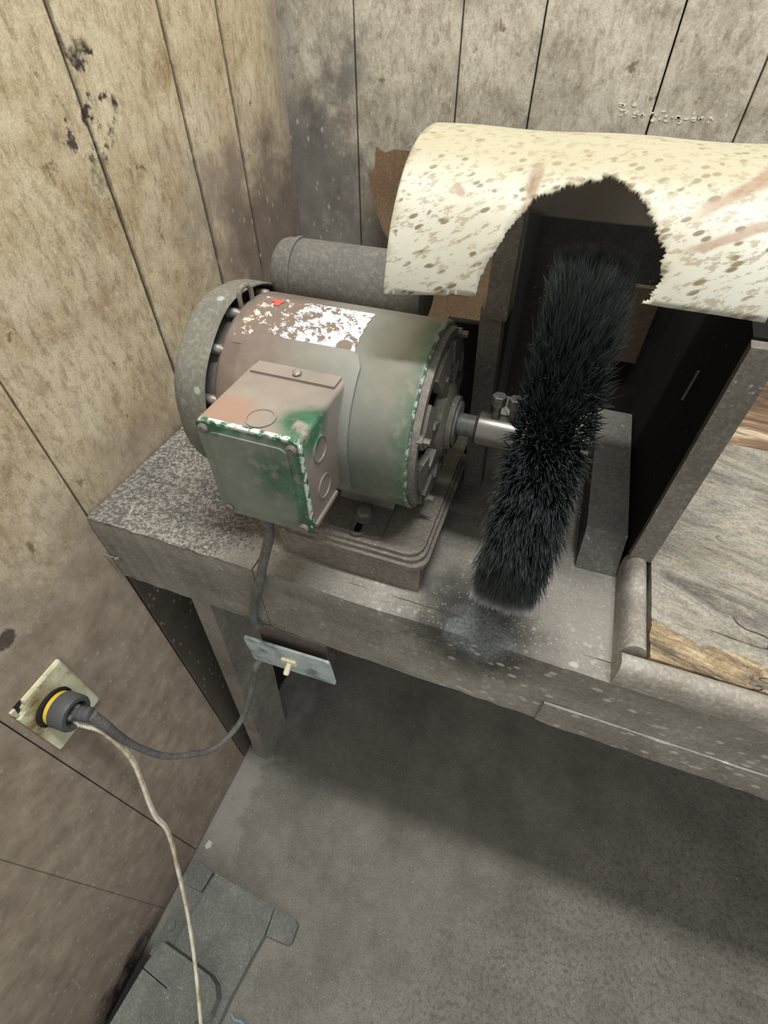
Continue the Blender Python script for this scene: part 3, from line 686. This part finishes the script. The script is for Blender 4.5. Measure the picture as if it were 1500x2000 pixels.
# bristles: tufts in rings
def bristles():
    rnd = random.Random(3); V = []; F = []; T = []
    NT, NR = 92, 6
    for ir in range(NR):
        fx = (ir + .5) / NR - .5
        for it in range(NT):
            a0 = 2 * PI * (it + .5 * (ir % 2) + rnd.uniform(-.25, .25)) / NT
            # worn irregularly: the wheel's lower front is shorter and flattened by the bench
            wob = .0012 * math.sin(3 * a0 + 1) + .001 * math.sin(7 * a0)
            Rt = .1492 + wob + rnd.uniform(-.0025, .0015)
            lean = rnd.uniform(-.12, .12); leanx = rnd.uniform(-.04, .04)
            n = 52
            for k in range(n):
                da = rnd.gauss(0, .5) * 2 * PI / NT; dx = rnd.gauss(0, .28)
                a = a0 + da * .55; r0 = .104 + rnd.uniform(0, .026)
                R = min(.1525, Rt + rnd.gauss(0, .0012)) - abs(fx) * .012 * (1 if rnd.random() < .8 else 1.4)
                x0 = .4630 + (fx + dx / NR) * .040
                x1 = .4630 + (fx * 1.1 + dx / NR * 1.3) * .046 + leanx * .05
                a1 = a + da * .6 + lean * .22
                p0 = Vector((x0, math.cos(a) * r0, math.sin(a) * r0)); p1 = Vector((x1, math.cos(a1) * R, math.sin(a1) * R))
                if p1.z < H + .0010 - AZ: p1.z = H + .0010 - AZ
                p1 += Vector((rnd.gauss(0, .0012), rnd.gauss(0, .0012), abs(rnd.gauss(0, .0006)))); mid = (p0 + p1) * .5 + Vector((rnd.gauss(0, .0009), rnd.gauss(0, .0008), rnd.gauss(0, .0008)))
                d = (p1 - p0).normalized(); u = d.cross(Vector((rnd.random() - .5, rnd.random() - .5, rnd.random() - .5))).normalized(); v = d.cross(u)
                wd = .00042
                b = len(V)
                for q in range(3): V.append(p0 + (u * math.cos(q * 2.094) + v * math.sin(q * 2.094)) * wd); T.append(0)
                for q in range(3): V.append(mid + (u * math.cos(q * 2.094) + v * math.sin(q * 2.094)) * wd * .9); T.append(.45)
                V.append(p1); T.append(1.0)
                for q in range(3):
                    r = (q + 1) % 3; F.append((b + q, b + r, b + 3 + r, b + 3 + q)); F.append((b + 3 + q, b + 3 + r, b + 6))
    me = bpy.data.meshes.new('bristles'); me.from_pydata([tuple(v) for v in V], [], F)
    at = me.attributes.new('tip', 'FLOAT', 'POINT'); at.data.foreach_set('value', T)
    me.materials.append(m_bris); o = bpy.data.objects.new('bristles', me); link(o, bw); o.location = (0, 0, 0)
    for v in me.vertices: v.co.x -= .463
    o['kind'] = 'stuff'; o['label'] = 'dense black bristles'
bristles()
# ================================================================== dust hood
dh = empty('dust_hood', (.48, .55, H), 'dark wooden dust hood with side boards, enclosing the back of the brush wheel', 'hood')
def post(bm, b, t, wx, wy):
    q = []
    for (p, s) in ((b, 1), (t, 1)):
        for (i, j) in ((0, 0), (1, 0), (1, 1), (0, 1)): q.append(bm.verts.new((p[0] + i * wx, p[1] + j * wy, p[2])))
    for f in ((0, 1, 2, 3), (4, 5, 6, 7), (0, 1, 5, 4), (1, 2, 6, 5), (2, 3, 7, 6), (3, 0, 4, 7)): bm.faces.new([q[i] for i in f])
bm = NB(); post(bm, (.391, .437, H + .0005), (.3810, .443, 1.080), .0205, .022); obj('front_post', bm, m_post, dh, bevel=.001)
bm = NB(); post(bm, (.3860, .4385, 1.072), (.3860, .428, 1.165), .020, .036); obj('upper_block', bm, m_post, dh, bevel=.0015)
bm = NB(); box(bm, .3855, .4030, .4655, .640, H + .0005, 1.143); obj('side_board', bm, m_wooddark, dh, bevel=.001)
bm = NB(); prism(bm, [(.366, H + .0005), (.366, 1.122), (.640, 1.168), (.640, H + .0005)], .5715, .5905, 'x')
obj('side_board', bm, m_wooddark, dh, bevel=.001)
bm = NB(); prism(bm, [(.3585, H + .0312), (.3585, 1.118), (.3655, 1.120), (.3655, H + .0312)], .5712, .5912, 'x'); obj('front_edge_strip', bm, m_post, dh, 'front edge of the side board, dusty and painted lighter', bevel=.001)  # board's own edge, coloured paler for the light it catches
bm = NB(); box(bm, .338, .3850, .500, .510, H + .0005, 1.035); obj('rear_filler', bm, m_wooddark, dh, bevel=.001)  # near-black board filling the gap between motor and front post
bm = NB(); box(bm, .522, .5530, .6300, .6402, .955, 1.045); obj('brown_patch', bm, m_patch, dh, 'brown patch board on the back')
bm = NB(); box(bm, .3855, .5905, .6410, .658, H + .0005, 1.168); obj('back_board', bm, m_wooddark, dh, bevel=.001)
bm = NB(); tube(bm, [(.5690, .430, 1.06), (.5690, .434, 1.03)], .0012, 6, 2); obj('nail', bm, m_bolt, dh)
bm = NB(); prism(bm, [(.352, 1.120), (.348, 1.146), (.362, 1.140), (.385, 1.100), (.378, 1.094)], .592, .606, 'x'); obj('gusset', bm, m_post, dh, bevel=.001)
# the plastic half pipe with its ragged opening
gd = empty('pipe_guard', (.445, .398, 1.129), 'speckled cream plastic half-pipe guard with a jagged opening, above the brush wheel', 'guard')
RG = .085
outer = [(.3352, 5.4), (.397, 9.0)]
hole = [(.397, 10.1), (.3978, 16.8), (.401, 23.8), (.4052, 29.7), (.408, 34.7), (.4122, 39.8), (.4166, 44.0), (.4181, 47.8), (.4234, 49.6), (.4297, 52.2), (.4358, 55.5), (.4417, 55.2), (.4463, 58.6), (.4507, 57.9), (.454, 60.9), (.4597, 60.5), (.4645, 58.5), (.4695, 55.6), (.4741, 53.8), (.4798, 50.4), (.4836, 45.8), (.4873, 43.2), (.4904, 38.8), (.4956, 34.7), (.496, 29.5), (.498, 25.2), (.4967, 21.5), (.4959, 18.7), (.4922, 16.2)]
RB = 168.0
jag = []
rr = random.Random(5)
for i in range(len(hole) - 1):
    (a, b), (c, d) = hole[i], hole[i + 1]; n = 6
    L = math.hypot(c - a, math.radians(d - b) * RG)
    nxn, nyn = (-(math.radians(d - b) * RG) / L, (c - a) / L)
    big = .0010 if i > 6 else .0004
    for k in range(n):
        t = k / n; s = big * (rr.uniform(-1, 1) + (.6 if k % 2 else -.6)) if k else 0
        jag.append((a + (c - a) * t + nxn * s, b + (d - b) * t + math.degrees(nyn * s / RG)))
jag.append(hole[-1])
right = [(.5056, 15.9), (.5323, 15.8), (.5560, 15.4), (.5575, 25), (.5575, 55), (.5575, 90), (.5575, RB), (.3380, RB), (.3380, 90), (.3362, 78), (.3352, 60), (.3354, 33), (.3358, 16.7)]
poly = [(.3352, 5.4)] + jag + right
from mathutils.geometry import delaunay_2d_cdt
PP = []
for i in range(len(poly)):                    # densify the long edges
    (a, b), (c, d) = poly[i], poly[(i + 1) % len(poly)]
    b, d = math.radians(b) * RG, math.radians(d) * RG
    n = max(1, int(math.hypot(c - a, d - b) / .005))
    for k in range(n): PP.append(Vector((a + (c - a) * k / n, b + (d - b) * k / n)))
NPP = len(PP)
def inside(p):
    r = False; j = NPP - 1
    for i in range(NPP):
        if (PP[i].y > p.y) != (PP[j].y > p.y) and p.x < (PP[j].x - PP[i].x) * (p.y - PP[i].y) / (PP[j].y - PP[i].y) + PP[i].x: r = not r
        j = i
    return r
gp = [Vector((.337 + .0052 * i, .009 + .0045 * k)) for i in range(43) for k in range(56)]
gp = [p for p in gp if inside(p) and min((p - q).length for q in PP) > .0018]
res = delaunay_2d_cdt(PP + gp, [(i, (i + 1) % NPP) for i in range(NPP)], [], 0, 1e-6)
bm = NB(); vs = [bm.verts.new((p.x, p.y, 0)) for p in res[0]]
for f in res[2]:
    c = sum((res[0][i] for i in f), Vector((0, 0))) / len(f)
    if inside(c): bm.faces.new([vs[i] for i in f])
bmesh.ops.delete(bm, geom=[v for v in bm.verts if not v.link_faces], context='VERTS')
for v in bm.verts:
    x, t = v.co.x, v.co.y / RG
    r = RG + .0006 * math.sin(x * 60 + t * 3)
    # the crease left of the opening
    r -= .0030 * math.exp(-((x - .414) / .0035) ** 2) * max(0, min(1, (math.degrees(t) - 44) / 6)) * max(0, min(1, (66 - math.degrees(t)) / 8))
    v.co = (x, .398 - r * math.cos(t), 1.129 + r * math.sin(t))
bmesh.ops.recalc_face_normals(bm, faces=bm.faces)
gs = obj('shell', bm, m_hood, gd, smooth=40)
md = gs.modifiers.new('thickness', 'SOLIDIFY'); md.thickness = .0028; md.offset = 0.0; md.use_quality_normals = True
# ================================================================== runner block
bm = NB(); prism(bm, [(.5290, .3560), (.5685, .3560), (.5685, .600), (.5270, .600)], H + .0004, H + .0350)
for v in bm.verts:
    if v.co.y < .40 and v.co.z > H + .02: v.co.y += .026
tag = obj('runner_block', bm, m_block, None, 'grey wooden strip lying front to back beside the hood, right of the brush wheel', bevel=.0012, loc=(.548, .36, H), cat='wood strip')
# ================================================================== switch under the bench front
sb = empty('toggle_switch_box', (.242, YF + .02, .72), 'small metal switch box with cream toggle hung under the bench front edge', 'switch')
bm = NB(); box(bm, .1985, .2900, .2360, .282, .694, .7535); obj('box', bm, m_swb, sb, bevel=.0015)
R_ = Matrix.Translation((.242, .227, .708)) @ Matrix.Rotation(-.09, 4, 'Y')
bm = NB(); prism(bm, rrect(-.0585, .0585, -.0275, .0275, .003, 3), -.0028, .0005, 'y')
for v in bm.verts: v.co = R_ @ v.co
pl = obj('cover_plate', bm, m_galv, sb, 'pale galvanised blank plate', bevel=.0007)
bm = NB(); prism(bm, rrect(-.0100, .0100, -.0050, .0050, .001, 3), -.0060, -.0028, 'y')
for v in bm.verts: v.co = R_ @ v.co
obj('toggle_collar', bm, m_tog, pl, bevel=.0007)
bm = NB(); lathe(bm, R_ @ Vector((.001, -.005, 0)), (0, -.8, -.6), [(0, .0030), (.012, .0040), (.0145, .0034), (.0150, .0015)], 10); obj('toggle', bm, m_tog, pl, smooth=50)
bm = NB(); tube(bm, [(.2900, .250, .742), (.2985, .248, .738), (.2990, .247, .722)], .0034, 8, 4); obj('rusty_bracket', bm, m_rust, sb, 'rusty stub at the right end')
# ================================================================== cords
bm = NB(); tube(bm, [(.2495, .2445, .972), (.2500, .2400, .938), (.249, .232, .924), (.2420, .2285, .900), (.232, .2290, .868), (.217, .2290, .827), (.204, .2290, .775), (.2040, .2340, .7560)], .0048, 12, 8)
obj('power_lead', bm, m_cord, mo, 'thick grey cord down the bench front', smooth=60)
pc = empty('power_cord', (.03, .086, .70), 'grey rubber power cord with round plug, from the wall outlet to the switch', 'cord')
bm = NB(); tube(bm, [(.2030, .2420, .6935), (.197, .234, .680), (.186, .223, .660), (.1765, .2200, .625), (.165, .214, .581), (.150, .197, .523), (.135, .181, .488), (.120, .158, .474), (.105, .138, .477), (.085, .106, .533), (.072, .093, .592), (.066, .089, .644), (.062, .089, .674), (.054, .089, .700)], lambda t: .0044 + .0020 * max(0, (t - .78) / .22), 12, 8)
obj('cord', bm, m_cord, pc, smooth=60)
D = Vector((1, .06, .0)).normalized(); pc0 = Vector((.0040, .082, .700))
bm = NB(); lathe(bm, pc0 + D * .006, D, [(0, .0195), (.0055, .0195), (.0060, .0185)], 36); obj('plug_ring', bm, m_yel, pc, 'yellow ring', smooth=40)
bm = NB(); lathe(bm, pc0 + D * .0118, D, [(0, .0205), (.0010, .0212), (.0190, .0212), (.0212, .0200), (.0212, .0150), (.0120, .0140), (.0120, 0)], 36, False)
pb = obj('plug_body', bm, m_plug, pc, smooth=40)
for k in range(2):
    bm = NB(); q = pc0 + D * .027 + Vector((0, (.0062 if k else -.0062), .004)); lathe(bm, q, D, [(0, .0036), (.006, .0036), (.007, .002)], 8); obj('clamp_screw', bm, m_bolt, pb)
bm = NB(); e = pc0 + D * .024; lathe(bm, e, (Vector((.054, .089, .700)) - e), [(0, .0068), (.012, .0072), (.014, .0088), (.017, .0088), (.018, .0078), (.022, .0088), (.026, .0080), (.027, .006)], 20); obj('strain_relief', bm, m_plug, pb, smooth=30)
# outlet
ol = empty('wall_outlet', (0, .0855, .690), 'dirty cream outlet plate with a broken corner, low on the left wall', 'outlet')
bm = NB()
pts = [(.0535, .6345), (.1185, .6345), (.1200, .6360), (.1200, .7455), (.1185, .7470), (.0685, .7470), (.0660, .7405), (.0625, .7395), (.0605, .7340), (.0575, .7335), (.0520, .7320), (.0520, .6360)]
vs0 = [bm.verts.new((.0008, a, b)) for a, b in pts]; cx, cz = .086, .690
vs1 = [bm.verts.new((.0042, a, b)) for a, b in pts]
vs2 = [bm.verts.new((.0058, cx + (a - cx) * .93, cz + (b - cz) * .955)) for a, b in pts]
n = len(pts); bm.faces.new(vs0); bm.faces.new(vs2)
for A_, B_ in ((vs0, vs1), (vs1, vs2)):
    for k in range(n): bm.faces.new((A_[k], A_[(k + 1) % n], B_[(k + 1) % n], B_[k]))
obj('plate', bm, m_ivory, ol)
bm = NB(); prism(bm, [(.0535, .7355), (.0575, .7362), (.0570, .7400), (.0585, .7460), (.0530, .7465), (.0522, .7440)], .0006, .0040, 'x'); obj('broken_corner', bm, m_ivory, ol, 'small broken off corner piece')
bm = NB(); prism(bm, [(.0560, .7345), (.0645, .7345), (.0680, .7465), (.0585, .7465)], .0001, .0006, 'x'); obj('dark_hole', bm, m_blk, ol)
bm = NB(); lathe(bm, (.0056, .082, .700), (1, 0, 0), [(0, .0235), (.0022, .0235), (.0030, .0225), (.0030, 0)], 36, False); obj('receptacle', bm, m_blk, ol, 'black round receptacle face', smooth=40)
# white cord
wc = empty('thin_white_cord', (.04, .076, .69), 'thin dirty white cord hanging from the outlet down over the floor', 'cord')
wp = [(.030, .079, .684), (.038, .079, .684), (.050, .0805, .679), (.056, .083, .660), (.065, .081, .623), (.070, .076, .583), (.078, .063, .545), (.085, .049, .509), (.092, .039, .477), (.100, .034, .445), (.106, .018, .398), (.112, .004, .370), (.130, -.040, .279), (.160, -.092, .217), (.200, -.152, .179), (.230, -.19, .17), (.27, -.26, .15), (.3, -.36, .004)]
bm = NB()
tube(bm, wp, .0026, 10, 8); tube(bm, [(x - .0016, y + .0028, z - .0012) for x, y, z in wp], .0024, 10, 8)
obj('flex', bm, m_white, wc, smooth=60)
bm = NB(); tube(bm, [(.0085, .075, .676), (.018, .077, .680), (.032, .079, .6835), (.038, .0795, .6835)], lambda t: .0075 - .0028 * t, 12, 4); obj('small_plug', bm, m_white, wc, smooth=60)
for k in range(6):
    t = k / 5; bm = NB(); p = Vector((.038 + .011 * t, .0795 + .0010 * t, .6838 - .004 * t)); lathe(bm, p, (1, .1, -.4), [(0, .0045 - .001 * t), (.0011, .0045 - .001 * t)], 12); obj('relief_ring', bm, m_white, wc)
# ================================================================== brown board behind the guard
bm = NB(); prism(bm, [(.137, 1.092), (.147, 1.100), (.150, 1.126), (.163, 1.119), (.178, 1.124), (.300, 1.121), (.385, 1.118), (.384, .880), (.238, .880), (.236, .930), (.205, .960), (.160, 1.020), (.143, 1.060)], .788, .7925, 'y')
obj('hardboard_piece', bm, m_card, None, 'torn brown hardboard piece standing against the back wall behind the cream guard', loc=(.3, .79, .88), cat='board')
# ================================================================== metal casting on the floor
fcx = empty('floor_casting', (.12, -.08, 0), 'dust-covered stepped metal casting on the floor in front of the left wall', 'metal casting')
bm = NB(); prism(bm, [(.012, .006), (.070, .018), (.070, -.13), (.014, -.13)], .0006, .008); obj('base_plate', bm, m_cast, fcx, bevel=.0015)
bm = NB(); prism(bm, [(.071, .022), (.168, .0165), (.210, .0140), (.212, -.029), (.205, -.070), (.197, -.126), (.191, -.240), (.060, -.240), (.059, -.097), (.064, -.047)], .0005, .032); obj('middle_step', bm, m_cast, fcx, bevel=.002)
bm = NB(); prism(bm, [(.2105, .0138), (.258, .0110), (.265, .006), (.2655, -.021), (.261, -.0265), (.214, -.0290)], .0005, .0245); obj('lug', bm, m_cast, fcx, bevel=.002)
bm = NB(); prism(bm, [(.012, .012), (.018, .020), (.034, .027), (.060, .021), (.056, -.014), (.021, -.014)], .0085, .019); obj('small_block', bm, m_cast, fcx, bevel=.0015)
bm = NB(); lathe(bm, (.026, -.080, .008), (0, 0, 1), [(0, .0100), (.003, .0100), (.004, .0085), (.0042, 0)], 24); obj('boss', bm, m_cast, fcx, smooth=40)
bm = NB(); prism(bm, [(.047, -.100), (.110, -.1055), (.155, -.110), (.172, -.117), (.184, -.132), (.184, -.150), (.176, -.162), (.165, -.166), (.160, -.32), (.020, -.32), (.030, -.221), (.038, -.137)], .0325, .072); obj('raised_block', bm, m_cast, fcx, bevel=.003)
bm = NB(); lathe(bm, (.176, -.156, .0322), (0, 0, 1), [(0, .0095), (.028, .0085), (.032, .0055), (.0325, 0)], 18); obj('knob', bm, m_cast, fcx, smooth=50)
bm = NB(); box(bm, -.030, .030, -.0007, .0007, 0, .0006, Matrix.Translation((.064, -.146, .0719)) @ Matrix.Rotation(-.13, 4, 'Z')); obj('seam', bm, m_dark, fcx)
# bits lying about
bm = NB(); prism(bm, [(.011, .056), (.018, .052), (.025, .058), (.023, .067), (.014, .069)], .0002, .002); obj('pale_chip', bm, m_flake, None, 'pale white chip on the floor near the wall, behind the casting', loc=(.018, .06, 0), cat='chip', bevel=.0005)
bm = NB(); tube(bm, [(.205, -.146, .004), (.215, -.150, .005), (.226, -.148, .005), (.238, -.152, .004)], .0030, 8, 4); obj('blue_scrap', bm, m_blue, None, 'small pale blue scrap on the floor right of the casting', smooth=60, loc=(.22, -.15, 0), cat='scrap')
bm = NB(); tube(bm, [(-.004, .232, .807), (.012, .236, .800), (.014, .238, .798)], .0009, 6, 3); tube(bm, [(.012, .2340, .800), (.014, .238, .798)], .0022, 8, 2)
obj('bent_nail', bm, m_bolt, None, 'bent nail sticking out of the left wall at the bench corner', loc=(0, .232, .807), cat='nail')
# grit on the bench and floor
def grit(name, label, n, f, smin, smax, mat, parent, seed):
    r = random.Random(seed); V = []; F = []
    org = ORG[parent] if parent else Vector((0, 0, 0))
    for i in range(n):
        p = f(r)
        if p is None: continue
        s = smin + (smax - smin) * r.random() ** 3; b = len(V)
        a = r.random() * 6
        for k in range(4): V.append(Vector(p) + Vector((s * math.cos(a + k * 1.571 + r.uniform(-.4, .4)), s * math.sin(a + k * 1.571) * r.uniform(.5, 1.2), 0)) - org)
        V.append(Vector(p) + Vector((r.uniform(-.3, .3) * s, 0, s * r.uniform(.4, 1))) - org)
        for k in range(4): F.append((b + k, b + (k + 1) % 4, b + 4))
    me = bpy.data.meshes.new(name); me.from_pydata([tuple(v) for v in V], [], F); me.materials.append(mat)
    o = bpy.data.objects.new(name, me); link(o, parent)
    if parent is None: o['category'] = 'grit'
    o['label'] = label; o['kind'] = 'stuff'
def f1(r):
    x = .006 + .225 * r.random(); y = YF + .006 + (.35 * r.random() ** 1.3)
    return (x, y, H)
grit('metal_grit', 'coarse dark metal grit', 5200, f1, .0004, .0015, m_grit, wbn, 2)
def f2(r):
    x = .40 + .165 * r.random(); y = YF + .004 + .2 * r.random() ** 1.5; return (x, y, H)
grit('metal_grit', 'pale metal grit near the wheel', 1500, f2, .0003, .0010, m_flake, wbn, 4)
def f3(r): return (.02 + 1.2 * r.random(), -.5 + 1.2 * r.random(), 0)
grit('floor_grit', 'pale grit scattered on the concrete floor', 1400, f3, .0004, .0014, m_flake, bpy.data.objects['floor'], 6)
